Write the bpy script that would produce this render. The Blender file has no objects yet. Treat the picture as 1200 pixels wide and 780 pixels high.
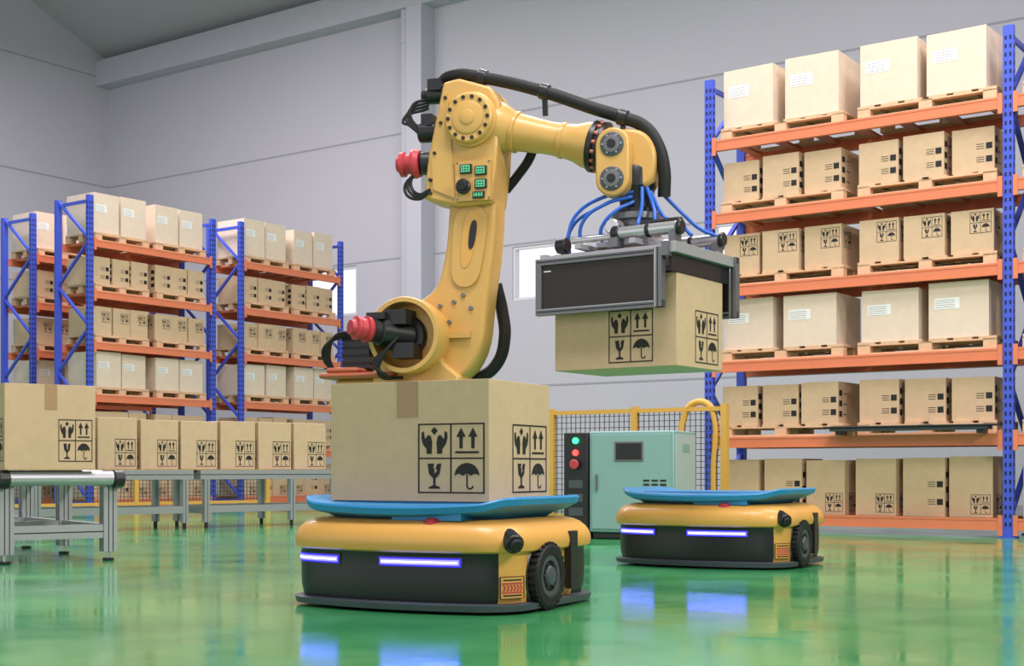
import bpy, math, random
from mathutils import Matrix, Vector
random.seed(7)
scene = bpy.context.scene
scene.view_settings.view_transform = 'Standard'
COL = scene.collection

def lin(r, g, b):
    def f(c):
        c /= 255.0
        return c/12.92 if c <= .04045 else ((c+.055)/1.055)**2.4
    return (f(r), f(g), f(b), 1)

# ------------------------------------------------------------ materials
def mat(name, rgb, rough=.5, metal=0, noise=0, nscale=8, bump=0, bscale=200, emit=0, coat=0):
    m = bpy.data.materials.new(name); m.use_nodes = True
    nt = m.node_tree; p = nt.nodes['Principled BSDF']
    c = lin(*rgb)
    p.inputs['Base Color'].default_value = c
    p.inputs['Roughness'].default_value = rough
    p.inputs['Metallic'].default_value = metal
    if coat: p.inputs['Coat Weight'].default_value = coat
    tc = nt.nodes.new('ShaderNodeTexCoord')
    if noise:
        n = nt.nodes.new('ShaderNodeTexNoise'); n.inputs['Scale'].default_value = nscale
        n.inputs['Detail'].default_value = 5
        nt.links.new(tc.outputs['Object'], n.inputs['Vector'])
        mx = nt.nodes.new('ShaderNodeMix'); mx.data_type = 'RGBA'
        mx.inputs[6].default_value = tuple(x*(1-noise) for x in c[:3])+(1,)
        mx.inputs[7].default_value = tuple(min(1, x*(1+noise)) for x in c[:3])+(1,)
        nt.links.new(n.outputs['Fac'], mx.inputs[0])
        nt.links.new(mx.outputs[2], p.inputs['Base Color'])
    if bump:
        n2 = nt.nodes.new('ShaderNodeTexNoise'); n2.inputs['Scale'].default_value = bscale
        nt.links.new(tc.outputs['Object'], n2.inputs['Vector'])
        b = nt.nodes.new('ShaderNodeBump'); b.inputs['Strength'].default_value = bump
        b.inputs['Distance'].default_value = .01
        nt.links.new(n2.outputs['Fac'], b.inputs['Height'])
        nt.links.new(b.outputs['Normal'], p.inputs['Normal'])
    if emit:
        p.inputs['Emission Color'].default_value = c
        p.inputs['Emission Strength'].default_value = emit
    return m

M_CARD = mat('cardboard', (208, 178, 144), .8, noise=.10, nscale=14, bump=.15)
M_CARDW = mat('cardboard_pale', (224, 204, 184), .8, noise=.08, nscale=14, bump=.1)
M_TAPE = mat('packing_tape', (172, 136, 100), .4)
M_INK = mat('black_ink', (34, 30, 28), .7)
M_PAPER = mat('white_label', (238, 236, 232), .6)
M_WOOD = mat('pallet_wood', (216, 180, 144), .8, noise=.18, nscale=20)
M_BLUE = mat('blue_rack_paint', (66, 88, 206), .45, noise=.06)
M_ORNG = mat('orange_rack_paint', (224, 126, 88), .5, noise=.08)
M_HOLE = mat('slot_dark', (20, 26, 60), .8)
M_YEL = mat('yellow_paint', (226, 168, 82), .42, noise=.05, nscale=5, coat=.15)
M_YELR = mat('robot_yellow_paint', (214, 168, 92), .42, noise=.08, nscale=6, coat=.15)
M_BLK = mat('black_plastic', (30, 30, 34), .38)
M_BLK2 = mat('black_rubber', (22, 22, 24), .62)
M_GRY = mat('dark_grey_plate', (74, 80, 88), .45)
M_ALU = mat('aluminium', (178, 178, 184), .38, metal=.45, noise=.05, nscale=30)
M_ALUD = mat('dark_aluminium', (118, 118, 122), .4, metal=.5)
M_STEEL = mat('bright_steel', (204, 204, 208), .28, metal=.7)
M_DECK = mat('blue_deck', (42, 136, 196), .4, noise=.05)
M_RED = mat('red_cap', (196, 62, 72), .45)
M_LED = mat('violet_led', (168, 170, 255), .4, emit=9)
M_LEDC = mat('violet_led_diffuser', (62, 58, 255), .4, emit=9)
M_LEDH = mat('violet_led_halo', (50, 40, 210), .4, emit=.9)  # weak emission imitating the LED glow on the black band around each bar
M_LEDG = mat('green_lamp', (40, 255, 110), .4, emit=6)
M_LEDR = mat('red_lamp', (255, 50, 50), .4, emit=5)
M_TEAL = mat('teal_cabinet', (138, 174, 172), .45, noise=.04)
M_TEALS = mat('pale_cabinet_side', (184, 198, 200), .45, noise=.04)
M_GREEN = mat('green_connector', (96, 214, 160), .4)
M_BROWN = mat('dark_brown_panel', (46, 36, 34), .5)
M_HBLUE = mat('blue_hose', (40, 100, 200), .35)
M_ORED = mat('orange_red_plate', (196, 108, 78), .5)
M_FENCE = mat('yellow_fence_paint', (226, 172, 80), .5)
M_WIRE = mat('fence_wire', (60, 64, 74), .5)
M_WALL = mat('wall_paint', (190, 187, 199), .75, noise=.03, nscale=.6, bump=.03, bscale=30)
M_WALLT = mat('wall_trim_paint', (190, 188, 201), .6)
M_SEAM = mat('panel_seam', (158, 156, 168), .8)
M_CEIL = mat('ceiling_paint', (178, 176, 185), .8)
M_FRAME = mat('window_frame_paint', (214, 214, 220), .5)

def floor_mat():
    m = bpy.data.materials.new('green_epoxy_floor'); m.use_nodes = True
    nt = m.node_tree; p = nt.nodes['Principled BSDF']
    tc = nt.nodes.new('ShaderNodeTexCoord')
    n = nt.nodes.new('ShaderNodeTexNoise'); n.inputs['Scale'].default_value = .9; n.inputs['Detail'].default_value = 6
    n.inputs['Distortion'].default_value = .8
    nt.links.new(tc.outputs['Object'], n.inputs['Vector'])
    cr = nt.nodes.new('ShaderNodeValToRGB')
    cr.color_ramp.elements[0].position = .3; cr.color_ramp.elements[0].color = lin(40, 134, 80)
    cr.color_ramp.elements[1].position = .72; cr.color_ramp.elements[1].color = lin(88, 174, 106)
    nt.links.new(n.outputs['Fac'], cr.inputs['Fac'])
    nt.links.new(cr.outputs['Color'], p.inputs['Base Color'])
    n2 = nt.nodes.new('ShaderNodeTexNoise'); n2.inputs['Scale'].default_value = 2.2; n2.inputs['Detail'].default_value = 8
    nt.links.new(tc.outputs['Object'], n2.inputs['Vector'])
    mr = nt.nodes.new('ShaderNodeMapRange')
    mr.inputs['From Min'].default_value = .3; mr.inputs['From Max'].default_value = .7
    mr.inputs['To Min'].default_value = .06; mr.inputs['To Max'].default_value = .20
    nt.links.new(n2.outputs['Fac'], mr.inputs['Value'])
    nt.links.new(mr.outputs['Result'], p.inputs['Roughness'])
    p.inputs['Specular IOR Level'].default_value = .85
    b = nt.nodes.new('ShaderNodeBump'); b.inputs['Strength'].default_value = .05; b.inputs['Distance'].default_value = .02
    n3 = nt.nodes.new('ShaderNodeTexNoise'); n3.inputs['Scale'].default_value = 5
    nt.links.new(tc.outputs['Object'], n3.inputs['Vector'])
    nt.links.new(n3.outputs['Fac'], b.inputs['Height'])
    nt.links.new(b.outputs['Normal'], p.inputs['Normal'])
    return m
M_FLOOR = floor_mat()

# ------------------------------------------------------------ mesh builder
class MB:
    def __init__(s):
        s.v = []; s.f = []; s.m = []; s.mats = []
    def mi(s, m):
        if m not in s.mats: s.mats.append(m)
        return s.mats.index(m)
    def add(s, vs, fs, m, M=None):
        o = len(s.v); k = s.mi(m)
        for p in vs:
            p = Vector(p)
            s.v.append(tuple(M @ p if M else p))
        for f in fs:
            s.f.append([i+o for i in f]); s.m.append(k)
    def box(s, x0, x1, y0, y1, z0, z1, m, M=None):
        vs = [(x0,y0,z0),(x1,y0,z0),(x1,y1,z0),(x0,y1,z0),(x0,y0,z1),(x1,y0,z1),(x1,y1,z1),(x0,y1,z1)]
        s.add(vs, [(0,3,2,1),(4,5,6,7),(0,1,5,4),(1,2,6,5),(2,3,7,6),(3,0,4,7)], m, M)
    def beam(s, a, b, w, t, m, up=(0,0,1), M=None):
        a = Vector(a); b = Vector(b); d = (b-a); L = d.length; d.normalize()
        u = Vector(up)
        if abs(d.dot(u)) > .98: u = Vector((0,1,0))
        sx = d.cross(u).normalized(); sz = sx.cross(d).normalized()
        vs = []
        for q in (a, b):
            for i, j in ((-1,-1),(1,-1),(1,1),(-1,1)):
                vs.append(q+sx*(i*w/2)+sz*(j*t/2))
        s.add(vs, [(0,1,2,3)[::-1],(4,5,6,7),(0,1,5,4),(1,2,6,5),(2,3,7,6),(3,0,4,7)], m, M)
    def rev(s, a, b, prof, m, seg=32, M=None, caps=True):
        """surface of revolution: prof list of (t along a->b in metres, radius)"""
        a = Vector(a); d = (Vector(b)-a).normalized()
        u = Vector((0,0,1)) if abs(d.z) < .9 else Vector((1,0,0))
        x = d.cross(u).normalized(); y = d.cross(x).normalized()
        vs = []; fs = []
        for t, r in prof:
            for i in range(seg):
                an = 2*math.pi*i/seg
                vs.append(a+d*t+x*(r*math.cos(an))+y*(r*math.sin(an)))
        for k in range(len(prof)-1):
            for i in range(seg):
                j = (i+1) % seg
                fs.append((k*seg+i, k*seg+j, (k+1)*seg+j, (k+1)*seg+i))
        if caps:
            fs.append(tuple(range(seg))[::-1]); n = (len(prof)-1)*seg
            fs.append(tuple(range(n, n+seg)))
        s.add(vs, fs, m, M)
    def cyl(s, a, b, r, m, seg=28, M=None, r2=None, ch=None):
        L = (Vector(b)-Vector(a)).length; r2 = r if r2 is None else r2
        c = min(.15*min(r, r2), .008, L*.3) if ch is None else ch
        s.rev(a, b, [(0, r-c), (c, r), (L-c, r2), (L, r2-c)], m, seg, M)
    def prism(s, pts, y0, y1, m, M=None):
        """polygon in x-z, extruded along y"""
        n = len(pts)
        vs = [(p[0], y0, p[1]) for p in pts]+[(p[0], y1, p[1]) for p in pts]
        fs = [tuple(range(n)), tuple(range(n, 2*n))[::-1]]
        for i in range(n):
            j = (i+1) % n
            fs.append((j, i, n+i, n+j))
        s.add(vs, fs, m, M)
    def poly(s, pts, m, M=None):
        s.add(pts, [tuple(range(len(pts)))], m, M)
    def obj(s, name, parent=None, M=None, bevel=0, smooth=True, seg=2):
        me = bpy.data.meshes.new(name)
        me.from_pydata(s.v, [], s.f)
        for m in s.mats: me.materials.append(m)
        me.polygons.foreach_set('material_index', s.m)
        me.update()
        if smooth:
            me.polygons.foreach_set('use_smooth', [True]*len(me.polygons))
            me.set_sharp_from_angle(angle=math.radians(32))
        o = bpy.data.objects.new(name, me); COL.objects.link(o)
        if parent is not None: o.parent = parent
        if M is not None: o.matrix_local = M
        if bevel:
            b = o.modifiers.new('bevel', 'BEVEL'); b.width = bevel; b.segments = seg
            b.limit_method = 'ANGLE'; b.angle_limit = math.radians(40)
        return o

def empty(name, loc, rotz=0):
    e = bpy.data.objects.new(name, None); COL.objects.link(e)
    e.empty_display_size = .2
    e.location = loc; e.rotation_euler = (0, 0, rotz)
    return e
def T(x, y, z=0, rz=0):
    return Matrix.Translation((x, y, z)) @ Matrix.Rotation(rz, 4, 'Z')

def tube(name, pts, r, m, parent=None):
    c = bpy.data.curves.new(name, 'CURVE'); c.dimensions = '3D'
    c.bevel_depth = r; c.bevel_resolution = 5; c.resolution_u = 10; c.use_fill_caps = True
    sp = c.splines.new('BEZIER'); sp.bezier_points.add(len(pts)-1)
    for bp, p in zip(sp.bezier_points, pts):
        bp.co = p; bp.handle_left_type = bp.handle_right_type = 'AUTO'
    c.materials.append(m)
    o = bpy.data.objects.new(name, c); COL.objects.link(o)
    if parent: o.parent = parent
    return o

# ------------------------------------------------------------ carton
HAND = [(.06,.78),(.14,.82),(.17,.56),(.29,.70),(.38,.66),(.43,.45),(.41,.26),(.41,.08),(.23,.08),(.23,.24),(.10,.40),(.05,.60)]
def circ(cx, cy, r, a0, a1, n):
    return [(cx+r*math.cos(math.radians(a0+(a1-a0)*i/n)), cy+r*math.sin(math.radians(a0+(a1-a0)*i/n))) for i in range(n+1)]
ICON = {
 'hands': [HAND, [(1-x, y) for x, y in HAND][::-1], [(.5,.96),(.38,.83),(.5,.70),(.62,.83)]],
 'arrows': [[(.1,.09),(.9,.09),(.9,.16),(.1,.16)]]+sum([[[(c-.16,.62),(c+.16,.62),(c,.92)],[(c-.055,.25),(c+.055,.25),(c+.055,.64),(c-.055,.64)]] for c in (.3,.7)], []),
 'glass': [[(.30,.08),(.70,.08),(.70,.13),(.54,.20),(.54,.42),(.68,.56),(.74,.90),(.60,.90),(.54,.74),(.60,.68),(.50,.56),(.50,.72),(.46,.78),(.50,.90),(.26,.90),(.32,.56),(.46,.42),(.46,.20),(.30,.13)]],
 'umbrella': [circ(.5,.5,.42,0,180,14)+[(.08+.84*i/12., .5+.07*abs(math.sin(3*math.pi*i/12.))) for i in range(1, 12)],
              [(.475,.18),(.525,.18),(.525,.55),(.475,.55)], circ(.6,.18,.125,180,360,8)+circ(.6,.18,.07,360,180,8)],
}
def icon_grid(mb, O, ux, w, h, off, M):
    """O lower-left corner on the face, ux horizontal unit, off = outward normal offset vector"""
    O = Vector(O)+Vector(off); ux = Vector(ux); uz = Vector((0,0,1))
    def q(a, b): return O+ux*(a*w)+uz*(b*h)
    def rect(a, b, c, d): mb.poly([q(a,b), q(c,b), q(c,d), q(a,d)], M_INK, M)
    t = .022
    rect(0,0,1,t); rect(0,1-t,1,1); rect(0,t,t,1-t); rect(1-t,t,1,1-t)
    rect(.5-t/2,t,.5+t/2,1-t); rect(t,.5-t/2,.5-t/2,.5+t/2); rect(.5+t/2,.5-t/2,1-t,.5+t/2)
    for nm, cx, cy in (('hands',.03,.53),('arrows',.52,.53),('glass',.03,.03),('umbrella',.52,.03)):
        for pl in ICON[nm]:
            mb.poly([q(cx+a*.44, cy+b*.44) for a, b in pl], M_INK, M)

def carton(mb, M, w, d, h, front=None, right=None, left=None, gw=.3, gh=.28, tape=True, tapex=0, tw=.1, label=False, bars=False, body=None, gz=.03, seam=False):
    body = body or M_CARD
    mb.box(-w/2, w/2, -d/2, d/2, 0, h, body, M)
    e = .0015
    if tape:
        mb.box(-w/2+w*.5+tapex-tw/2, -w/2+w*.5+tapex+tw/2, -d/2-e, d/2+e, h-.001, h+e, M_TAPE, M)
        zt = h-min(.17,.3*h)
        mb.poly([(tapex-tw/2,-d/2-e,zt),(tapex+tw/2,-d/2-e,zt),(tapex+tw/2,-d/2-e,h),(tapex-tw/2,-d/2-e,h)], M_TAPE, M)
        mb.poly([(tapex-tw/2,d/2+e,h),(tapex+tw/2,d/2+e,h),(tapex+tw/2,d/2+e,zt),(tapex-tw/2,d/2+e,zt)], M_TAPE, M)
    if front is not None:
        icon_grid(mb, (w/2-front-gw, -d/2, gz), (1,0,0), gw, gh, (0,-.002,0), M)
    if right is not None:
        icon_grid(mb, (w/2, d/2-right-gw, gz), (0,1,0), gw, gh, (.002,0,0), M)
    if left is not None:
        icon_grid(mb, (-w/2, -d/2+left+gw, gz), (0,-1,0), gw, gh, (-.002,0,0), M)
    if label:
        x0 = -w*.40; z0 = h*.52
        mb.poly([(x0,-d/2-.002,z0),(x0+w*.42,-d/2-.002,z0),(x0+w*.42,-d/2-.002,z0+h*.2),(x0,-d/2-.002,z0+h*.2)], M_PAPER, M)
        for i in range(4):
            zz = z0+h*.03+i*h*.04
            mb.poly([(x0+.01,-d/2-.003,zz),(x0+w*.34,-d/2-.003,zz),(x0+w*.34,-d/2-.003,zz+.005),(x0+.01,-d/2-.003,zz+.005)], M_SEAM, M)
    if bars:   # small dark handling marks along one edge of front and side faces
        for i in range(3):
            zz = h*(.16+.25*i)
            mb.poly([(w/2+.002,-d/2+.02,zz),(w/2+.002,-d/2+.09,zz),(w/2+.002,-d/2+.09,zz+.055),(w/2+.002,-d/2+.02,zz+.055)], M_INK, M)
            mb.poly([(w/2+.002,-d/2+.12,zz+.02),(w/2+.002,-d/2+.2,zz+.02),(w/2+.002,-d/2+.2,zz+.028),(w/2+.002,-d/2+.12,zz+.028)], M_INK, M)
            mb.poly([(-w/2-.002,-d/2+.09,zz),(-w/2-.002,-d/2+.02,zz),(-w/2-.002,-d/2+.02,zz+.055),(-w/2-.002,-d/2+.09,zz+.055)], M_INK, M)
        for i in range(2):
            zz = h*(.2+.3*i)
            mb.poly([(w/2-.075,-d/2-.002,zz),(w/2-.02,-d/2-.002,zz),(w/2-.02,-d/2-.002,zz+.055),(w/2-.075,-d/2-.002,zz+.055)], M_INK, M)
            for k in range(3):
                z2 = zz+.004+.02*k
                mb.poly([(w/2-.16,-d/2-.002,z2),(w/2-.09,-d/2-.002,z2),(w/2-.09,-d/2-.002,z2+.005),(w/2-.16,-d/2-.002,z2+.005)], M_INK, M)

def pallet(mb, M, w, d, h=.12):
    n = 6
    for i in range(n):
        x = -w/2+(w-.16)*i/(n-1)
        mb.box(x, x+.16, -d/2, d/2, h-.022, h, M_WOOD, M)
    for y in (-d/2, -.045, d/2-.09):
        for x in (-w/2, -.06, w/2-.12):
            mb.box(x, x+.12, y, y+.09, .02, h-.022, M_WOOD, M)
        mb.box(-w/2, w/2, y, y+.09, 0, .02, M_WOOD, M)
        mb.box(-w/2, w/2, y, y+.09, h-.036, h-.022, M_WOOD, M)

# ------------------------------------------------------------ racks
LEV = [.17, .92, 1.67, 2.42, 3.15, 3.88]
def rack(loc, rz, bays, L, D=.72, H=4.5, slots=True):
    e = empty('pallet_rack', loc, rz)
    fr = MB(); bm = MB(); dk = MB()
    for k in range(bays+1):
        x = k*L
        for y in (0, D):
            fr.box(x-.045, x+.045, y-.03, y+.03, 0, H, M_BLUE)
            fr.box(x-.07, x+.07, y-.06, y+.06, 0, .012, M_BLUE)
            if slots and y == 0:
                z = .1
                while z < H-.05:
                    for sx in (-.028, .012):
                        fr.box(x+sx, x+sx+.016, y-.0325, y-.03, z, z+.035, M_HOLE)
                    fr.box(x+.045, x+.0475, y-.01, y+.01, z, z+.035, M_HOLE)
                    fr.box(x-.0475, x-.045, y-.01, y+.01, z, z+.035, M_HOLE)
                    z += .075
        z = .15; i = 0
        while z < H-.6:
            a, b = (0, D) if i % 2 == 0 else (D, 0)
            fr.beam((x, a, z), (x, b, z+.62), .03, .045, M_BLUE, up=(1,0,0)); z += .62; i += 1
        fr.beam((x, 0, .12), (x, D, .12), .03, .045, M_BLUE); fr.beam((x, 0, H-.08), (x, D, H-.08), .03, .045, M_BLUE)
    for k in range(bays):
        x0 = k*L+.046; x1 = (k+1)*L-.046
        for z in LEV:
            for y in (-.035, D+.035-.05):
                bm.box(x0, x1, y, y+.05, z-.105, z, M_ORNG)
                bm.box(x0, x1, y-.004, y, z-.105, z-.09, M_ORNG); bm.box(x0, x1, y-.004, y, z-.018, z, M_ORNG)
            for xx in (x0, x1-.04):
                bm.box(xx, xx+.04, -.045, -.035, z-.15, z+.03, M_ORNG)
            nb = 7
            for i in range(nb):
                xx = x0+.1+(x1-x0-.3)*i/(nb-1)
                dk.box(xx, xx+.1, .015, D-.015, z-.03, z-.002, M_ORNG)
    fr.obj('upright_frames', e, bevel=0); bm.obj('load_beams', e); dk.obj('deck_slats', e)
    return e

def rack_load(loc, rz, bays, L, rows, D=.72, tight=1.0):
    mb = MB()
    for k in range(bays):
        for li, z in enumerate(LEV):
            kind = rows[li]
            if kind is None: continue
            style, n, h, pal = kind
            half = (L-.26-(.1 if pal else 0))/2
            for side in (0, 1):
                px = k*L+.11+half/2+side*(half+(.14 if pal else .04))
                ph = 0
                if pal:
                    pallet(mb, T(px, D/2, z), half, D-.04); ph = .12
                bw = half/n*(.84 if style == 'big' else .88)*tight
                for i in range(n):
                    bx = px-half/2+half/n*(i+.5)-half/n*.04
                    hh = h*random.uniform(.96, 1.02)
                    M = T(bx+random.uniform(-.01,.01), D/2+random.uniform(-.02,.02)-.01, z+ph, random.uniform(-.04,.04))
                    if style == 'big':
                        carton(mb, M, bw, .62, hh, label=True, tape=False, body=M_CARDW)
                    elif style == 'bars':
                        carton(mb, M, bw, .58, hh, bars=True, tape=False)
                    elif style == 'icons':
                        carton(mb, M, bw, .58, hh, front=.02, right=.34, left=.04, gw=bw*.5, gh=bw*.5, tape=False, gz=hh*.45)
                    else:
                        if i % 2: carton(mb, M, bw, .52, hh, bars=True, tape=False)
                        else: carton(mb, M, bw, .52, hh, front=.02, right=.25, left=.03, gw=bw*.45, gh=bw*.45, tape=False)
    o = mb.obj('palletized_cardboard_boxes', None, T(loc[0], loc[1], 0, rz), smooth=False)
    return o

A1 = math.atan2(-.5795, .815)      # building grid
A2 = A1+math.pi/2
ROWS = [('small', 3, .54, False), ('bars', 3, .40, True), ('big', 2, .50, True), ('icons', 3, .40, True), ('bars', 3, .40, True), ('big', 2, .58, True)]
rack((1.986, 13.70, 0), A1, 2, 2.925); rack_load((1.986, 13.70), A1, 2, 2.925, ROWS)
rack((-6.0, 19.4, 0), A2, 1, 2.3); rack_load((-6.0, 19.4), A2, 1, 2.3, ROWS, tight=1.08)
rack((-4.27, 21.5, 0), A2, 1, 2.3); rack_load((-4.27, 21.5), A2, 1, 2.3, ROWS, tight=1.08)
rack((-7.3, 20.8, 0), A2, 1, 2.3); rack_load((-7.3, 20.8), A2, 1, 2.3, ROWS, tight=1.08)
# dark tray shelf on the right rack
tm = MB(); tm.box(1.35, 2.8, -.22, -.05, .955, .985, M_GRY); tm.box(1.3, 2.85, -.25, -.047, .985, 1.0, M_BLK)
tm.box(1.4,1.46,-.2,-.05,.92,.955,M_BLK); tm.box(2.7,2.76,-.2,-.05,.92,.955,M_BLK)
tm.obj('storage_tray', None, T(1.986, 13.70, 0, A1), bevel=.004)

# ------------------------------------------------------------ room (grid-local: x right along wall, y toward back wall)
RM = T(0, 0, 0, A1)
XL, XR, YB, YF = -24.2, 9.0, 19.0, -7.0
EV = 9.4
f = MB(); f.poly([(XL,YF,0),(XR,YF,0),(XR,YB,0),(XL,YB,0)], M_FLOOR); f.obj('floor', None, RM, smooth=False)
wins = [(-18.9,-17.05),(-13.5,-12.0),(-9.7,-8.2),(-4.6,-3.1)]
w = MB(); x = XL
for a, b in wins:
    w.box(x, a, YB, YB+.2, 0, EV+.2, M_WALL); w.box(a, b, YB, YB+.2, 0, 3.48, M_WALL); w.box(a, b, YB, YB+.2, 4.39, EV+.2, M_WALL); x = b
w.box(x, XR, YB, YB+.2, 0, EV+.2, M_WALL)
w.obj('wall_back', None, RM, smooth=False)
for i, (a, b) in enumerate(wins):
    q = MB()
    for (x0,x1,z0,z1) in ((a,b,3.48,3.52),(a,b,4.35,4.39),(a,a+.04,3.52,4.35),(b-.04,b,3.52,4.35)):
        q.box(x0,x1,YB+.02,YB+.12,z0,z1,M_FRAME)
    q.obj('window_%d' % (i+1), None, RM, smooth=False)
def gable(x, nm):
    g = MB(); x2 = x+(-.2 if x < 0 else .2)
    P = [(YF,0),(YB,0),(YB,EV),(9,13.4),(YF,9.4)]
    vs = [(x,a,b) for a,b in P]+[(x2,a,b) for a,b in P]; n = 5
    g.add(vs, [tuple(range(n)), tuple(range(n,2*n))[::-1]]+[(i,(i+1)%n,n+(i+1)%n,n+i) for i in range(n)], M_WALL)
    g.obj(nm, None, RM, smooth=False)
gable(XL, 'wall_left'); gable(XR, 'wall_right')
c = MB()
c.poly([(XL,YB,EV),(XR,YB,EV),(XR,9,13.4),(XL,9,13.4)], M_CEIL)
c.poly([(XL,9,13.4),(XR,9,13.4),(XR,YF,9.4),(XL,YF,9.4)], M_CEIL)
c.obj('ceiling', None, RM, smooth=False)
t = MB()
t.box(XL, XR, YB-.35, YB, 8.8, 9.33, M_WALLT)
t.obj('trim_1', None, RM, smooth=False)
t = MB()
for z in (2.0, 4.42, 6.67):
    t.box(XL, XR, YB-.006, YB, z, z+.03, M_SEAM)
for z in (2.0, 4.42, 6.67, 9.0):
    t.box(XL, XL+.006, YF, YB-.01, z, z+.03, M_SEAM)
t.obj('trim_2', None, RM, smooth=False)
cl = MB()
for xc in (-15.5, -1.5):
    cl.box(xc-.05, xc+.30, YB-.38, YB, 0, 8.8, M_WALLT)
    cl.cyl((xc-.17, YB-.2, 0), (xc-.17, YB-.2, 8.8), .11, M_WALLT, 20)
    cl.box(xc-.30, xc-.05, YB-.06, YB, 0, 8.8, M_WALLT)
    for zz in (1.2, 3.6, 6.0, 8.2): cl.cyl((xc-.17, YB-.2, zz), (xc-.17, YB-.2, zz+.08), .125, M_WALLT, 20)
cl.obj('wall_column', None, RM, bevel=.02)
bb = MB(); bb.box(XL, XR, YB-.02, YB, 0, .12, M_SEAM); bb.obj('baseboard_back', None, RM, smooth=False)

# ------------------------------------------------------------ AGV
def outline(ins, a=.58, b=.42, r=.15, bow=.11):
    a2 = a-ins; b2 = b-ins; r2 = max(.03, r-ins*.6)
    pts = []
    def seg(p, q, n):
        for i in range(n): pts.append((p[0]+(q[0]-p[0])*i/n, p[1]+(q[1]-p[1])*i/n))
    def arc(cx, cy, a0, n=8):
        for i in range(n):
            an = math.radians(a0+90*i/n); pts.append((cx+r2*math.cos(an), cy+r2*math.sin(an)))
    seg((-a2+r2,-b2),(a2-r2,-b2),24); arc(a2-r2,-b2+r2,-90)
    seg((a2,-b2+r2),(a2,b2-r2),12); arc(a2-r2,b2-r2,0)
    seg((a2-r2,b2),(-a2+r2,b2),16); arc(-a2+r2,b2-r2,90)
    seg((-a2,b2-r2),(-a2,-b2+r2),12); arc(-a2+r2,-b2+r2,180)
    out = []
    for x, y in pts:
        if y < 0: y -= bow*(1-(x/a)**2)*(-y/b2)
        out.append((x, y))
    return out
def loft(mb, rings, m, matf=None, cap0=True, cap1=True, zf=None):
    vs = []; n = None
    for z, ins in rings:
        o = outline(ins); n = len(o)
        for i, (x, y) in enumerate(o): vs.append((x, y, z+(zf(x,y) if zf else 0)))
    o0 = len(mb.v); mb.v += vs
    for k in range(len(rings)-1):
        for i in range(n):
            j = (i+1) % n
            idx = [k*n+i, k*n+j, (k+1)*n+j, (k+1)*n+i]
            mm = matf(i, k) if matf else m
            mb.f.append([o0+a for a in idx]); mb.m.append(mb.mi(mm))
    if cap0: mb.f.append([o0+i for i in range(n)][::-1]); mb.m.append(mb.mi(m))
    if cap1: mb.f.append([o0+(len(rings)-1)*n+i for i in range(n)]); mb.m.append(mb.mi(m))

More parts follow.
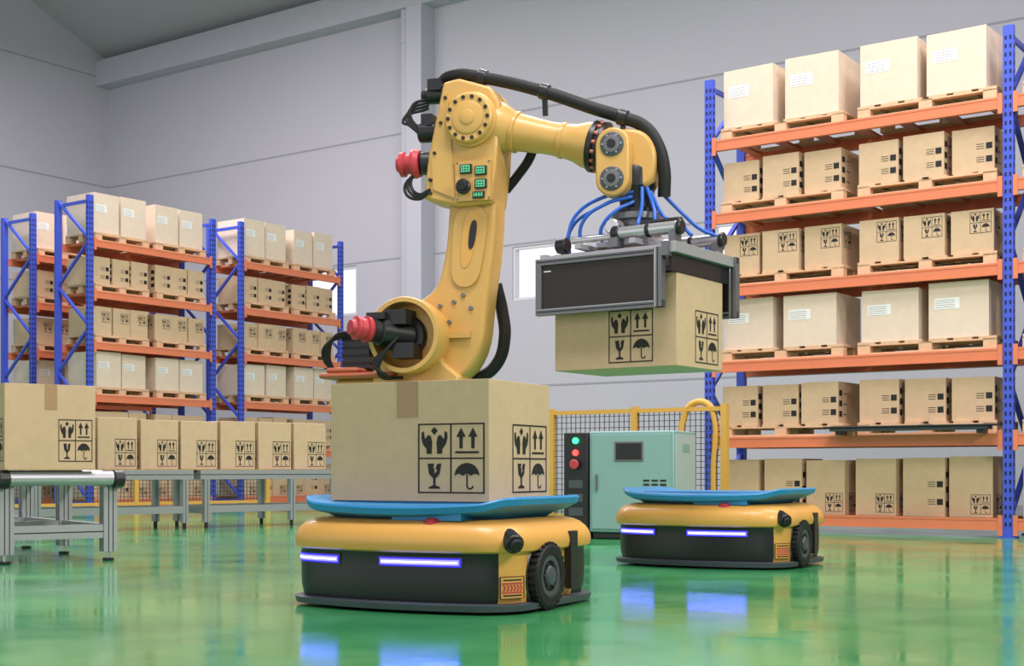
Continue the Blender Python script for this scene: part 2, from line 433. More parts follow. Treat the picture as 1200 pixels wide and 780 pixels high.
def front_y(x, ins):
    o = outline(ins); o = [p for p in o if p[1] < -.15]
    o.sort()
    for i in range(len(o)-1):
        if o[i][0] <= x <= o[i+1][0]:
            t = (x-o[i][0])/max(1e-6, o[i+1][0]-o[i][0]); return o[i][1]+(o[i+1][1]-o[i][1])*t
    return o[0][1] if x < 0 else o[-1][1]
DZ = .462     # loading height of the deck
def agv(loc, rz):
    e = empty('warehouse_transport_robot', loc, rz)
    pl = MB(); loft(pl, [(.012,.03),(.014,-.005),(.040,-.012),(.046,.02)], M_GRY); pl.obj('base_plate', e)
    bd = MB()
    rings = [(.046,.03),(.09,.02),(.14,.018),(.19,.018),(.246,.020),(.253,.016),(.256,.004),(.262,-.004),(.284,-.010),(.306,-.008),(.328,.000),(.348,.014),(.366,.034),(.380,.062),(.388,.10),(.390,.2)]
    def mf(i, k):
        if k < 5:
            if i < 27 or i >= 86: return M_BLK
            if 42 <= i < 78: return M_BLK
        return M_YEL
    loft(bd, rings, M_YEL, mf)
    bd.obj('body_cowl', e)
    dk = MB()
    def zf(x, y):
        s = min(1, max(0, (abs(x)-.41)/.12)); s = s*s*(3-2*s)
        r = .026*s
        if y < -.2: r -= .014*(1-min(1, abs(x)/.42)**2)
        return r
    loft(dk, [(.388,.17),(.405,.14),(.416,.07),(.424,.045),(.450,.036),(.458,.042)], M_DECK, zf=zf, cap1=False)
    loft(dk, [(.458,.042),(.4595,.05)], M_DECK, zf=zf, cap0=False, cap1=False)
    xs = [-.53+1.06*i/30 for i in range(31)]
    vs = []; fs = []
    for x in xs:
        yf = front_y(max(-.529, min(.529, x)), .048)
        yb = .372 if abs(x) < .44 else .372-(.13-math.sqrt(max(0, .13**2-(abs(x)-.40)**2)))
        vs += [(x, yf, .4595+zf(x, yf)), (x, -.2, .4595+zf(x, 0)), (x, 0, .4595+zf(x, 0)), (x, yb, .4595+zf(x, yb))]
    for i in range(30):
        for j in range(3):
            a = 4*i+j; fs.append((a, a+4, a+5, a+1))
    dk.add(vs, fs, M_DECK)
    dk.box(-.40, .40, -.30, .34, .450, DZ, M_DECK)
    dk.box(.0, .34, front_y(.17,.06)+.02, front_y(.17,.06)+.14, .386, .42, M_DECK)
    dk.obj('lift_deck', e)
    # LED bars following the front curve
    ld = MB()
    def bar(x0, x1, z0, z1, m, out=.006, n=10):
        xs = [x0+(x1-x0)*i/n for i in range(n+1)]
        vs = []
        for x in xs:
            yy = front_y(x, .018)
            vs += [(x, yy-out, z0), (x, yy-out, z1), (x, yy+.01, z1), (x, yy+.01, z0)]
        fs = []
        for i in range(n):
            a = 4*i; b = a+4
            fs += [(a, b, b+1, a+1), (a+1, b+1, b+2, a+2), (a+2, b+2, b+3, a+3), (a+3, b+3, b, a)]
        fs += [(0,1,2,3), (4*n+3,4*n+2,4*n+1,4*n)]
        ld.add(vs, fs, m)
    for a, b in ((-.50, -.25), (0, .345)):
        bar(a, b, .2115, .2175, M_LED, .011); bar(a-.008, b+.008, .203, .226, M_LEDC, .008)
        bar(a-.016, b+.016, .196, .233, M_LEDH, .005); bar(a-.024, b+.024, .190, .239, M_BLK, .003)
    ld.obj('led_bars', e)
    # wheels
    for sx in (-1, 1):
        wh = MB(); yc = -.125; zc = .147
        Mo = Matrix.Translation((0.045 if sx < 0 else 0, 0, 0))
        wh.cyl((sx*.535, yc, zc), (sx*.566, yc, zc), .160, M_BLK, 40, Mo)
        a = (sx*.54, yc, zc); b = (sx*.605, yc, zc)
        wh.rev(a, b, [(0,.13),(.004,.138),(.055,.138),(.065,.128),(.065,.094),(.058,.088)], M_BLK2, 48, Mo)
        for i in range(30):
            an = 2*math.pi*i/30
            Mw = Mo @ Matrix.Translation((sx*.576, yc, zc)) @ Matrix.Rotation(an, 4, 'X')
            wh.box(-.024, .024, -.008, .008, .134, .1455, M_BLK2, Mw)
        wh.rev((sx*.59,yc,zc),(sx*.62,yc,zc), [(0,.088),(.010,.088),(.012,.078),(.008,.066),(.008,.045),(.018,.038),(.02,.02)], M_GRY, 32, Mo)
        for i in range(6):
            an = 2*math.pi*i/6
            wh.cyl((sx*.598, yc+.056*math.cos(an), zc+.056*math.sin(an)), (sx*.604, yc+.056*math.cos(an), zc+.056*math.sin(an)), .008, M_BLK, 10, Mo)
        wh.obj('wheel_%d' % (1 if sx < 0 else 2), e)
        d = MB()
        d.box(sx*.582-.015, sx*.582+.015, .085, .155, .075, .330, M_BLK)
        if sx > 0:
            d.cyl((.51, -.350, .320), (.575, -.400, .290), .042, M_BLK, 24)
            d.cyl((.57, -.396, .293), (.59, -.412, .283), .028, M_BLK2, 24)
        d.obj('side_fittings_%d' % (1 if sx < 0 else 2), e, bevel=.008)
    bt = MB()
    bt.rev((.20,-.425,.378),(.20,-.425,.45), [(0,.036),(.012,.036),(.018,.03),(.020,.02)], M_RED, 24)
    bt.rev((.20,-.425,.365),(.20,-.425,.45), [(0,.05),(.014,.05),(.018,.042)], M_RED, 24)
    bt.rev((-.50,-.30,.355),(-.50,-.30,.45), [(0,.03),(.012,.03),(.018,.02)], M_RED, 20)
    bt.obj('stop_buttons', e)
    # warning sticker wraps the right front corner
    st = MB(); o = outline(.0165)
    P = [Vector((o[i][0], o[i][1], 0)) for i in (27, 28, 29, 30, 31)]
    nr = []
    for i in range(5):
        a = P[max(0,i-1)]; b = P[min(4,i+1)]; d = (b-a).normalized(); nr.append(Vector((d.y,-d.x,0)))
    cum = [0]
    for i in range(4): cum.append(cum[-1]+(P[i+1]-P[i]).length)
    Ltot = cum[-1]
    def at(u, z, k):
        s = max(0, min(1, u))*Ltot
        for i in range(4):
            if s <= cum[i+1]+1e-9:
                t = (s-cum[i])/(cum[i+1]-cum[i]); q = P[i].lerp(P[i+1], t)+nr[i].lerp(nr[i+1], t)*k
                return (q.x, q.y, z)
    def rc(u0, z0, u1, z1, m, k):
        N = 8
        for i in range(N):
            a = u0+(u1-u0)*i/N; b = u0+(u1-u0)*(i+1)/N
            st.poly([at(a,z0,k), at(b,z0,k), at(b,z1,k), at(a,z1,k)], m)
    rc(.02,.065,.98,.158,M_YEL,.003)
    for (u0,z0,u1,z1) in ((.02,.155,.98,.158),(.02,.065,.98,.068),(.02,.068,.06,.155),(.94,.068,.98,.155)): rc(u0,z0,u1,z1,M_INK,.0045)
    rc(.14,.140,.86,.146,M_INK,.0045); rc(.14,.076,.86,.082,M_INK,.0045); rc(.10,.088,.90,.094,M_RED,.0045); rc(.10,.126,.90,.132,M_RED,.0045)
    for i in range(6):
        u = .11+.13*i
        st.poly([at(u,.096,.0045),at(u+.07,.096,.0045),at(u+.13,.110,.0045),at(u+.07,.124,.0045),at(u,.124,.0045),at(u+.06,.110,.0045)], M_RED)
    st.obj('warning_sticker', e, smooth=False)
    return e
agv((-.306, 6.218, 0), math.radians(-28))
agv((1.336, 8.769, 0), math.radians(-30))

b1 = MB(); carton(b1, None, .81, .57, .52, front=.02, right=.03, gw=.33, gh=.30, tw=.11, gz=.035)
b1.obj('cardboard_box', None, T(-.321, 6.19, DZ+.001, math.radians(-28)), bevel=.004)

# ------------------------------------------------------------ robot arm
RB = empty('robot_arm', (-.558, 8.5, 0), math.atan2(-.316, .949))
p = MB()
p.rev((0,0,0),(0,0,1), [(0,.44),(.04,.44),(.045,.42)], M_GRY, 40)
p.rev((0,0,.045),(0,0,1), [(0,.34),(.62,.28),(.66,.30),(.72,.30)], M_YELR, 40)
for i in range(10):
    an = 2*math.pi*i/10
    p.cyl((.38*math.cos(an),.38*math.sin(an),.04),(.38*math.cos(an),.38*math.sin(an),.07), .022, M_ALUD, 6)
p.rev((0,0,.76),(0,0,1), [(0,.31),(.03,.33),(.05,.33)], M_BLK, 40)
p.rev((0,0,.81),(0,0,2), [(0,.33),(.16,.33),(.2,.30),(.3,.27)], M_YELR, 40)
p.obj('base', RB)
p = MB()
p.prism([(-.27,1.0),(.30,1.0),(.30,1.17),(.20,1.25),(.12,1.45),(-.12,1.45),(-.22,1.30),(-.27,1.2)], -.16, .22, M_YELR)
p.box(-.62, -.1, -.2, .16, 1.165, 1.2, M_ORED)
p.box(-.58, -.36, -.18, .10, 1.2, 1.235, M_ORED)
p.box(-.55, -.2, -.1, .1, 1.02, 1.165, M_YELR)
p.obj('turret', RB, bevel=.02)
p = MB()
p.rev((0,.22,1.41),(0,-1,1.41), [(0,.18),(.02,.2),(.10,.225),(.34,.225),(.40,.232),(.52,.232),(.53,.226),(.53,.200),(.50,.196),(.40,.192)], M_YELR, 48)
p.rev((0,-.16,1.41),(0,-1,1.41), [(0,.19),(.02,.19),(.03,.17)], M_YELR, 40)
p.rev((-.02,-.17,1.41),(-.02,-1,1.41), [(0,.13),(.05,.13),(.06,.12)], M_BLK, 32)
p.cyl((.00,-.19,1.41),(-.14,-.36,1.43), .085, M_BLK, 28)
p.cyl((-.13,-.35,1.43),(-.17,-.40,1.435), .07, M_BLK2, 28)
p.box(-.10,.04,-.36,-.20,1.47,1.56,M_BLK)
p.box(-.20,-.08,-.40,-.30,1.50,1.54,M_BLK)
p.box(-.06,.08,-.34,-.20,1.27,1.36,M_BLK)
p.rev((-.165,-.395,1.435),(-.30,-.56,1.45), [(0,.06),(.02,.078),(.045,.082),(.05,.066),(.085,.066),(.095,.074),(.11,.074),(.12,.05),(.145,.045)], M_RED, 12)
p.box(-.52,-.34,-.05,.14,1.235,1.46,M_BLK)
for i in range(4): p.box(-.525,-.335,-.055,.145,1.26+.05*i,1.275+.05*i,M_BLK2)
p.rev((-.41,.02,1.45),(-.47,-.03,1.60), [(0,.05),(.03,.07),(.05,.07),(.055,.05),(.09,.05),(.10,.035)], M_RED, 12)
p.cyl((-.34,.04,1.38),(-.18,.04,1.38), .06, M_BLK, 20)
p.obj('shoulder_drive', RB, bevel=0)
# lower arm
def smooth_poly(pts, it=2):
    for _ in range(it):
        q = []
        for i in range(len(pts)):
            a = pts[i]; b = pts[(i+1) % len(pts)]
            q.append((a[0]*.75+b[0]*.25, a[1]*.75+b[1]*.25)); q.append((a[0]*.25+b[0]*.75, a[1]*.25+b[1]*.75))
        pts = q
    return pts
arm = [(-.20,1.22),(.05,1.14),(.30,1.14),(.43,1.33),(.455,1.62),(.50,1.90),(.52,2.22),(.50,2.66),(.24,2.66),(.215,2.2),(.195,1.93),(.13,1.68),(-.10,1.60),(-.24,1.45)]
p = MB(); p.prism(smooth_poly(arm)[::-1], -.10, .10, M_YELR); p.obj('lower_arm', RB, bevel=.022, seg=3)
p = MB()
web = smooth_poly([(.235,1.72),(.40,1.70),(.455,1.95),(.475,2.20),(.26,2.20),(.245,1.95)])
p.prism(web[::-1], -.116, -.10, M_YELR)
slot = smooth_poly([(.29,1.82),(.36,1.83),(.425,2.10),(.40,2.18),(.32,2.15)])
p.prism(slot[::-1], -.120, -.11, M_YEL)
hole = smooth_poly([(.345,1.93),(.385,1.94),(.41,2.08),(.39,2.12),(.36,2.08)])
p.prism(hole[::-1], -.124, -.11, M_BLK)
for (a, b) in ((.25,1.62),(.36,1.58),(.31,1.66),(.16,1.60),(.22,1.50)):
    p.cyl((a,-.09,b),(a,-.112,b), .014, M_ALUD, 12)
p.box(.20,.36,-.125,-.10,1.40,1.44,M_YELR)
p.obj('lower_arm_details', RB)
# elbow housing
p = MB()
eh = [(.20,2.95),(.30,2.965),(.50,2.90),(.56,2.80),(.54,2.43),(.51,2.20),(.30,2.19),(.07,2.25),(.10,2.50)]
p.prism(eh[::-1], -.16, .13, M_YELR)
p.obj('elbow_housing', RB, bevel=.018, seg=3)
p = MB()
p.rev((.385,-.15,2.705),(.385,-1,2.705), [(0,.165),(.04,.165),(.045,.155),(.07,.15),(.08,.14)], M_YELR, 40)
p.rev((.385,-.22,2.705),(.385,-1,2.705), [(0,.10),(.015,.10),(.02,.09)], M_YELR, 40)
p.rev((.385,-.235,2.705),(.385,-1,2.705), [(0,.045),(.01,.045),(.014,.036)], M_YELR, 30)
for i in range(14):
    an = 2*math.pi*i/14
    p.cyl((.385+.125*math.cos(an),-.225,2.705+.125*math.sin(an)),(.385+.125*math.cos(an),-.238,2.705+.125*math.sin(an)), .012, M_BLK, 10)
p.prism([(.14,2.30),(.28,2.24),(.27,2.42),(.23,2.88),(.20,2.86),(.13,2.5)][::-1], -.17, -.16, M_YELR)
for a, b in ((.12,2.36),(.15,2.52),(.19,2.70),(.22,2.85),(.12,2.28)):
    p.cyl((a,-.155,b),(a,-.18,b), .011, M_BLK, 10)
p.obj('elbow_cover', RB)
p = MB()
p.box(.29,.515,-.185,-.155,2.215,2.455,M_YELR)
for i, (a, b) in enumerate(((.36,2.405),(.455,2.39),(.455,2.31),(.44,2.245))):
    hh = .027 if i < 3 else .02
    p.box(a-.037,a+.037,-.20,-.185,b-hh,b+hh,M_BLK); p.box(a-.028,a+.028,-.206,-.20,b-hh+.007,b+hh-.007,M_GREEN)
    for k in range(3):
        for j in (-1, 1): p.box(a-.022+.017*k,a-.012+.017*k,-.208,-.206,b+j*.008-.004,b+j*.008+.004,M_BLK)
p.cyl((.345,-.185,2.30),(.345,-.215,2.30), .046, M_BLK, 24)
p.cyl((.345,-.21,2.30),(.345,-.23,2.30), .03, M_BLK2, 24)
for a, b in ((.302,2.445),(.505,2.445),(.302,2.227),(.505,2.227)): p.cyl((a,-.184,b),(a,-.19,b),.006,M_ALUD,8)
p.obj('connector_panel', RB, bevel=.003)
p = MB()
p.cyl((.22,-.05,2.90),(.06,-.07,2.90), .052, M_BLK); p.cyl((.07,-.07,2.90),(.03,-.075,2.90), .04, M_BLK2)
p.box(.08,.17,-.12,0,2.92,2.99,M_BLK)
p.cyl((.18,-.08,2.67),(.02,-.10,2.67), .062, M_BLK); p.box(.05,.12,-.15,-.05,2.70,2.77,M_BLK)
p.cyl((.12,-.08,2.48),(.03,-.10,2.48), .07, M_BLK)
p.rev((.03,-.10,2.48),(-.2,-.12,2.48), [(0,.08),(.03,.092),(.05,.088),(.055,.062),(.09,.062),(.10,.078),(.125,.078),(.135,.05),(.15,.045)], M_RED, 12)
p.obj('elbow_motors', RB, bevel=0)
# forearm
p = MB()
fa = Vector((.42,-.03,2.695)); fb = Vector((1.10,-.03,2.525)); FL = (fb-fa).length
p.rev(fa, fb, [(0,.165),(.10,.16),(.16,.135),(.20,.118),(.205,.124),(.225,.124),(.23,.113),(.42,.098),(.50,.100),(.505,.108),(.525,.108),(.53,.102),(.60,.112),(.66,.135),(FL,.14)], M_YELR, 44)
fd = (fb-fa).normalized()
e1 = fb
p.rev(e1, e1+fd, [(0,.148),(.01,.155),(.035,.155),(.04,.138),(.06,.138),(.062,.152),(.085,.152),(.09,.13)], M_BLK, 44)
for i in range(16):
    an = 2*math.pi*i/16
    ax = fd.cross(Vector((0,1,0))).normalized()
    c = e1+fd*.048+ax*(.142*math.cos(an))+Vector((0,1,0))*(.142*math.sin(an))
    p.cyl(c-fd*.012, c+fd*.012, .012, M_ORED, 8)
e2 = e1+fd*.09
p.rev(e2, e2+fd, [(0,.125),(.05,.122),(.08,.10),(.12,.095)], M_YELR, 36)
p.obj('forearm', RB)
# wrist
p = MB()
wc = smooth_poly([(1.20,2.60),(1.40,2.60),(1.50,2.50),(1.50,2.34),(1.46,2.24),(1.32,2.24),(1.26,2.36),(1.18,2.40)])
p.prism(wc[::-1], -.10, .10, M_YELR)
p.obj('wrist_housing', RB, bevel=.025, seg=3)
p = MB()
st = circ(1.265,2.485,.10,0,180,14)+circ(1.265,2.285,.10,180,360,14)
p.prism(st[::-1], -.20, -.09, M_YELR)
p.obj('wrist_link', RB, bevel=.012)
p = MB()
for zc in (2.485, 2.285):
    p.rev((1.265,-.195,zc),(1.265,-1,zc), [(0,.07),(.012,.07),(.016,.062)], M_GRY, 32)
    p.rev((1.265,-.21,zc),(1.265,-1,zc), [(0,.05),(.008,.05),(.01,.044)], M_ALUD, 32)
    p.rev((1.265,-.215,zc),(1.265,-1,zc), [(0,.026),(.01,.026),(.012,.02)], M_BLK, 24)
    for i in range(6):
        an = 2*math.pi*i/6
        p.cyl((1.265+.056*math.cos(an),-.208,zc+.056*math.sin(an)),(1.265+.056*math.cos(an),-.216,zc+.056*math.sin(an)),.006,M_ALU,8)
p.rev((1.365,0,2.40),(1.365,0,0), [(0,.09),(.04,.115),(.14,.118),(.16,.105),(.26,.10),(.27,.12),(.30,.12)], M_BLK, 36)
p.rev((1.365,0,2.10),(1.365,0,0), [(0,.15),(.035,.15),(.04,.11),(.07,.11)], M_ALUD, 36)
p.obj('wrist_drive', RB)
def hose(n, pts, r, m=M_BLK2): tube(n, pts, r, m, RB)
hose('main_hose', [(.10,.02,2.93),(.15,-.02,3.0),(.25,-.05,3.02),(.42,-.06,2.985),(.80,-.08,2.865),(1.12,-.08,2.735),(1.30,-.08,2.665),(1.42,-.06,2.61),(1.50,-.05,2.50),(1.535,-.03,2.36),(1.53,0,2.20)], .038)
p = MB()
for a in ((.42,-.06,2.985),(.82,-.08,2.858),(1.30,-.08,2.665)):
    dd = Vector((.33,0,-.115)).normalized(); a = Vector(a)
    p.cyl(a-dd*.03, a+dd*.03, .048, M_BLK, 20)
    p.beam(a, a-Vector((0,-.02,.14)), .03, .02, M_BLK)
p.obj('hose_clamps', RB)
hose('elbow_hose', [(.70,.10,2.60),(.66,.13,2.52),(.58,.14,2.42),(.50,.14,2.33)], .03)
hose('rear_hose', [(.44,.13,1.75),(.475,.15,1.58),(.49,.15,1.42),(.44,.15,1.26),(.34,.13,1.18),(.22,.13,1.17)], .038)
for i in range(5):
    hose('motor_cable_%d' % i, [(-.02-.02*i,-.33,1.40-.02*i),(-.10-.015*i,-.38,1.28-.012*i),(-.14+.01*i,-.34,1.17),(-.05-.02*i,-.2,1.16)], .010)
for i in range(4):
    hose('plug_cable_%d' % i, [(-.40-.04*i,-.05,1.44),(-.53-.025*i,-.1,1.45-.02*i),(-.60-.015*i,-.08,1.32),(-.57,-.05,1.20)], .010)
for i in range(4):
    hose('elbow_cable_%d' % i, [(.08,-.09,2.88-.02*i),(-.02-.02*i,-.12,2.83-.03*i),(.0-.015*i,-.12,2.72),(.08,-.11,2.70-.03*i)], .009)
for i in range(3):
    hose('housing_cable_%d' % i, [(.02,-.11,2.44),(-.02-.02*i,-.14,2.36-.02*i),(.04,-.16,2.28-.015*i),(.12,-.17,2.30)], .010)
# gripper
GM = T(.749, 8.066, 0, math.radians(-35))
RBM = T(-.558, 8.5, 0, math.atan2(-.316, .949))
GL = RBM.inverted() @ GM
g = MB()
def panel(x0, x1, z0, z1, y, s=.038):
    g.box(x0, x1, y-.02, y+.02, z1-s, z1, M_ALUD); g.box(x0, x1, y-.02, y+.02, z0, z0+s, M_ALUD)
    g.box(x0, x0+s, y-.02, y+.02, z0+s, z1-s, M_ALUD); g.box(x1-s*1.3, x1, y-.026, y+.026, z0, z1, M_ALUD)
    g.box(x0+s, x1-s*1.3, y-.006, y+.012, z0+s, z1-s, M_BROWN)
    for zz in (z0+s/2, z1-s/2):
        g.box(x0+.01, x1-.01, y-.0215, y-.02, zz-.003, zz+.003, M_BLK)
        g.box(x0+.01, x1-.01, y-.023, y-.02, zz+.012, zz+.016, M_STEEL)
    g.box(x1-.026, x1-.020, y-.0275, y-.026, z0, z1, M_BLK)
    g.box(x1-.042, x1-.037, y-.0275, y-.026, z0, z1, M_STEEL)
panel(-.47, .37, 1.50, 1.83, -.375); panel(-.40, .46, 1.50, 1.86, .375)
g.box(-.42,-.37,-.383,-.381,1.752,1.76,M_PAPER)
g.box(.405,.445,-.375,.40,1.80,1.86,M_ALU); g.box(.37,.41,-.40,-.35,1.78,1.86,M_ALUD)
g.box(.39,.41,-.35,.35,1.70,1.80,M_BLK)
g.box(-.46,-.42,-.36,.375,1.80,1.86,M_ALU)
g.box(-.44,.42,-.24,-.19,1.83,1.875,M_ALU); g.box(-.44,.42,.19,.24,1.83,1.875,M_ALU)
g.box(-.44,.42,-.02,.02,1.83,1.87,M_ALUD)
g.box(-.42,.38,-.355,-.30,1.83,1.85,M_ALU)
for x in (-.2, .16): g.box(x-.02,x+.02,-.36,.36,1.875,1.905,M_ALU)
g.box(-.19,.16,-.17,.17,1.905,1.935,M_ALU)
g.box(-.12,.10,-.12,.12,1.935,1.98,M_STEEL)
g.obj('gripper_frame', RB, GL, bevel=.003)
g = MB()
g.rev((-.02,0,1.975),(-.02,0,3), [(0,.15),(.02,.15),(.03,.10),(.06,.10)], M_ALU, 32)
for y in (-.26, .26):
    g.cyl((.02,y,1.955),(.40,y,1.955), .036, M_STEEL, 24); g.cyl((.40,y,1.955),(.43,y,1.955), .042, M_BLK, 24)
    g.cyl((-.02,y,1.955),(.03,y,1.955), .046, M_BLK, 24); g.cyl((.2,y,1.955),(.23,y,1.955), .041, M_BLK, 24)
    g.cyl((-.30,y,1.94),(-.02,y,1.94), .018, M_STEEL, 16)
    g.cyl((-.40,y,1.92),(-.33,y,1.92), .045, M_BLK, 20)
    g.box(-.39,-.34,y-.03,y+.03,1.875,1.92,M_BLK); g.box(-.03,.03,y-.04,y+.04,1.875,1.93,M_ALUD); g.box(.36,.40,y-.04,y+.04,1.875,1.93,M_ALUD)
g.box(-.10,-.01,-.22,-.14,1.935,2.02,M_STEEL); g.cyl((-.055,-.14,2.01),(-.055,-.23,2.01),.045,M_STEEL,20)
g.cyl((.12,-.18,2.0),(.38,-.18,2.0),.028,M_BLK,20)
for y in (-1, 1):
    g.box(-.32,.30,min(y*.287,y*.356),max(y*.287,y*.356),1.53,1.67,M_BLK2)
for x in (-.25, 0, .25):
    for y in (-.215, .215):
        g.rev((x,y,1.701),(x,y,3), [(0,.045),(.02,.04),(.03,.02),(.13,.018)], M_BLK2, 20)
g.obj('gripper_actuators', RB, GL)
def gh(n, pts, r, m=M_HBLUE):
    tube(n, [tuple(GL @ Vector(q)) for q in pts], r, m, RB)
gh('air_hose_1', [(.02,-.10,2.22),(-.14,-.16,2.20),(-.30,-.22,2.10),(-.35,-.24,1.96)], .011)
gh('air_hose_2', [(.02,-.11,2.19),(-.10,-.20,2.15),(-.24,-.24,2.05),(-.27,-.22,1.90)], .011)
gh('air_hose_3', [(.03,-.11,2.16),(-.04,-.20,2.10),(-.12,-.23,2.0),(-.13,-.2,1.93)], .011)
gh('air_hose_4', [(.10,-.08,2.24),(.16,-.10,2.10),(.20,-.15,2.02),(.32,-.2,1.99)], .011)
gh('air_hose_5', [(.11,-.06,2.22),(.20,-.04,2.06),(.28,-.05,2.03),(.40,-.1,1.93)], .011)
gh('air_hose_6', [(.08,-.10,2.24),(.10,-.14,2.12),(.10,-.18,2.02),(.13,-.22,1.98)], .011)
gh('air_hose_7', [(.0,-.11,2.20),(-.20,-.10,2.16),(-.40,-.12,2.04),(-.42,-.1,1.87)], .011)
gh('air_hose_8', [(.13,.06,2.22),(.22,.16,2.10),(.30,.2,2.02),(.40,.24,1.97)], .011)

b2 = MB(); carton(b2, None, .81, .57, .52, front=.15, right=.06, gw=.29, gh=.30, tape=False, gz=.03)
b2.obj('cardboard_box', None, GM @ T(0,0,1.18), bevel=.004)

# ------------------------------------------------------------ conveyors
def conveyor(loc, rz, W, L, legs, H=.6):
    """x across (width W) at the near end, y along length"""
    e = empty('roller_conveyor', loc, rz); c = MB()
    for x in (0, W-.05):
        c.box(x, x+.05, 0.02, L, H-.11, H-.005, M_ALU)
        c.box(x-.001, x+.051, .02, L, H-.06, H-.052, M_BLK)
    n = int(L/.12)
    for i in range(1, n):
        y = .06+i*.12
        c.cyl((.05,y,H-.03),(W-.05,y,H-.03), .026, M_STEEL, 14)
    c.cyl((.03,0,H-.057),(W-.03,0,H-.057), .046, M_ALU, 24)
    for x in (-.03, W-.05): c.rev((x,0,H-.062),(x+.5,0,H-.062), [(0,.045),(.012,.06),(.068,.06),(.08,.045)], M_BLK, 24)
    for y in legs:
        for x in (.0, W-.09):
            c.box(x, x+.09, y, y+.09, .06, H-.11, M_ALU)
            for k in (.028, .058):
                c.box(x-.001, x+.091, y+k, y+k+.006, .06, H-.11, M_BLK); c.box(x+k, x+k+.006, y-.001, y+.091, .06, H-.11, M_BLK)
            c.cyl((x+.045,y+.045,.015),(x+.045,y+.045,.06), .012, M_STEEL, 10)
            c.cyl((x+.045,y+.045,0),(x+.045,y+.045,.018), .038, M_BLK, 16)
        c.box(.09, W-.09, y+.01, y+.08, .15, .24, M_ALU)
        c.box(.09, W-.09, y+.009, y+.081, .19, .197, M_BLK)
    for x in (.02, W-.07):
        c.box(x, x+.05, min(legs)+.09, max(legs), .15, .24, M_ALU)
        c.box(x-.001, x+.051, min(legs)+.09, max(legs), .19, .197, M_BLK)
    c.obj('frame_and_rollers', e, bevel=0)
    return e
aA = math.atan2(.6, .8)
conveyor((-3.2, 8.55, 0), aA, .76, 2.6, (.03, .9, 1.75, 2.45))
b3 = MB(); carton(b3, None, .575, .81, .54, front=.02, left=.03, gw=.22, gh=.27, tw=.08, gz=.05)
ux = Vector((.8,.6,0)); uy = Vector((-.6,.8,0))
cc = Vector((-2.70,8.85,0))-ux*.288+uy*(.405+.0)
b3.obj('cardboard_box', None, T(cc.x, cc.y, .601, aA), bevel=.004)
# long rear conveyor, runs along x of its own frame
aB = math.atan2(.69, .72)
def conveyor_long(loc, rz, L, D, legs, H=.6):
    e = empty('roller_conveyor', loc, rz); c = MB()
    for y in (0, D-.05):
        c.box(0, L, y, y+.05, H-.10, H-.004, M_ALU); c.box(0, L, y-.001, y+.051, H-.055, H-.048, M_BLK)
    n = int(L/.12)
    for i in range(n):
        c.cyl((.06+i*.12,.05,H-.03),(.06+i*.12,D-.05,H-.03), .026, M_STEEL, 12)
    for x in legs:
        for y in (0, D-.06):
            c.box(x, x+.06, y, y+.06, .06, H-.10, M_ALU); c.box(x+.027,x+.033,y-.001,y+.061,.06,H-.1,M_BLK)
            c.cyl((x+.03,y+.03,0),(x+.03,y+.03,.06), .02, M_BLK, 10)
        c.box(x+.005, x+.055, .06, D-.06, .15, .22, M_ALU)
    for y in (.005, D-.045): c.box(legs[0]+.06, legs[-1], y, y+.04, .16, .23, M_ALU)
    c.box(0, .05, .05, D-.05, H-.1, H-.03, M_ALU); c.box(L-.05, L, .05, D-.05, H-.1, H-.03, M_ALU)
    c.obj('frame_and_rollers', e, bevel=0)
    return e
uB = Vector((math.cos(aB), math.sin(aB), 0)); nB = Vector((-uB.y, uB.x, 0))
O = Vector((-4.02, 13.2, 0))
s0 = O-uB*2.2-nB*.08
conveyor_long((s0.x,s0.y,0), aB, 3.22, .64, (.05, 1.55, 3.1))
s1 = O+uB*1.10-nB*.08
conveyor_long((s1.x,s1.y,0), aB, 2.2, .64, (.05, 1.1, 2.08))
row = MB()
RW = T(O.x, O.y, .601, aB)
for i in range(-4, 6):
    carton(row, T(.457*(i+.5), .24, 0, random.uniform(-.02,.02)), .42, .46, .50+random.uniform(-.01,.01), front=.02, right=.03, left=.03, gw=.22, gh=.27, tape=False)
row.obj('cardboard_box_row', None, RW, bevel=.004)

# ------------------------------------------------------------ control cabinet
CB = empty('control_cabinet', (1.366, 11.5, 0), math.radians(-25))
c = MB()
c.box(-.77, 0, 0, .60, .06, .93, M_TEAL); c.box(-.75, -.02, .02, .58, 0, .06, M_BLK)
c.obj('cabinet_body', CB, bevel=.012)
c = MB()
c.box(.0, .008, .03, .57, .09, .90, M_TEALS)
c.box(-.74, -.03, -.012, 0, .09, .90, M_TEAL)
c.box(-.53, -.27, -.02, -.012, .67, .84, M_ALUD); c.box(-.515, -.285, -.023, -.02, .685, .825, M_BLK)
for i in range(5):
    for j in range(3): c.box(-.27+j*.075, -.27+j*.075+.055, -.018, -.012, .36+i*.035, .375+i*.035, M_BLK)
c.box(-.70,-.685,-.035,-.012,.42,.56,M_ALUD)
c.box(.008,.012,.2,.4,.75,.82,M_TEAL)
c.obj('cabinet_door', CB, bevel=.003)
c = MB(); c.box(-1.0, -.775, -.02, .40, .0, .92, M_BLK)
c.obj('signal_column', CB, bevel=.008)
c = MB()
c.cyl((-.885,-.02,.85),(-.885,-.045,.85), .026, M_LEDG, 20); c.cyl((-.885,-.02,.745),(-.885,-.045,.745), .026, M_LEDR, 20)
c.cyl((-.885,-.02,.645),(-.885,-.05,.645), .025, M_GRY, 20); c.cyl((-.885,-.05,.645),(-.885,-.075,.645), .042, M_RED, 24)
for i in range(3): c.box(-.95,-.82,-.026,-.02,.2+i*.12,.27+i*.12,M_GRY)
c.obj('signal_lamps', CB)

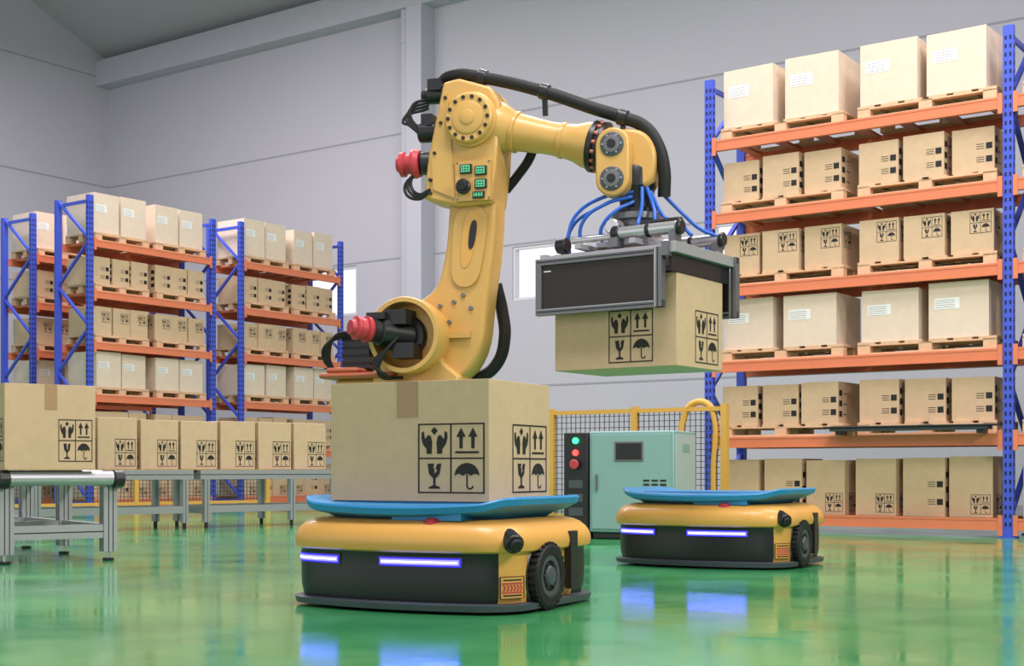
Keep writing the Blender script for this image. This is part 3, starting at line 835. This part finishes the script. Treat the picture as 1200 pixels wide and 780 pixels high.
# ------------------------------------------------------------ fences
def fence(loc, rz, L, H, n, zb=.12):
    c = MB()
    for i in range(n+1):
        x = L*i/n; c.box(x-.03, x+.03, -.03, .03, 0, H, M_FENCE); c.box(x-.07,x+.07,-.07,.07,0,.012,M_FENCE)
    c.box(0, L, -.02, .02, H-.06, H-.02, M_FENCE); c.box(0, L, -.02, .02, zb, zb+.04, M_FENCE)
    x = .06
    while x < L: c.box(x-.003, x+.003, -.003, .003, zb, H-.05, M_WIRE); x += .055
    z = zb+.06
    while z < H-.06: c.box(0, L, -.003, .003, z-.003, z+.003, M_WIRE); z += .055
    c.obj('safety_fence', None, T(loc[0], loc[1], 0, rz), smooth=False)
fence((.40, 13.6), A1, 1.9, 1.2, 2)
fence((-6.6, 17.0), aB, 4.2, .62, 4)
tube('guard_hoop', [(1.60,12.75,0),(1.60,12.75,.6),(1.61,12.75,1.10),(1.68,12.70,1.21),(1.80,12.62,1.21),(1.86,12.58,1.10),(1.86,12.58,.6),(1.86,12.58,0)], .032, M_FENCE)

# ------------------------------------------------------------ lights
def area(name, loc, tgt, sx, sy, power, col=(1,.93,.95)):
    l = bpy.data.lights.new(name, 'AREA'); l.shape = 'RECTANGLE'; l.size = sx; l.size_y = sy; l.energy = power; l.color = col
    o = bpy.data.objects.new(name, l); COL.objects.link(o); o.location = loc
    o.rotation_euler = (Vector(tgt)-Vector(loc)).to_track_quat('-Z', 'Y').to_euler()
def G(x, y, z): return tuple(RM @ Vector((x, y, z)))
area('ceiling_lamp', G(-3, 4, 9.0), G(-3, 4.5, 0), 4, 2.5, 620)
area('ceiling_lamp', G(-9, 10.5, 9.0), G(-9, 10.5, 0), 6, 3, 760)
area('ceiling_lamp', G(-17, 12, 9.0), G(-17, 12.5, 0), 6, 3, 800)
area('ceiling_lamp', G(-1, 9.5, 8.0), G(-2.5, 13, 1.5), 4, 2, 390)
area('side_lamp', (5.5, 2.5, 5.0), (-.2, 6.5, .6), 1.6, 1.6, 360, (1,.93,.88))
w = bpy.data.worlds.new('world'); scene.world = w; w.use_nodes = True
bg = w.node_tree.nodes['Background']; bg.inputs[0].default_value = (1,.95,.99,1); bg.inputs[1].default_value = 1.08

cam = bpy.data.cameras.new('camera'); co = bpy.data.objects.new('camera', cam); COL.objects.link(co)
co.location = (0, 0, .6); co.rotation_euler = (math.radians(90), 0, 0)
cam.sensor_width = 36; cam.lens = 48; cam.shift_y = .1333; cam.clip_end = 200
scene.camera = co
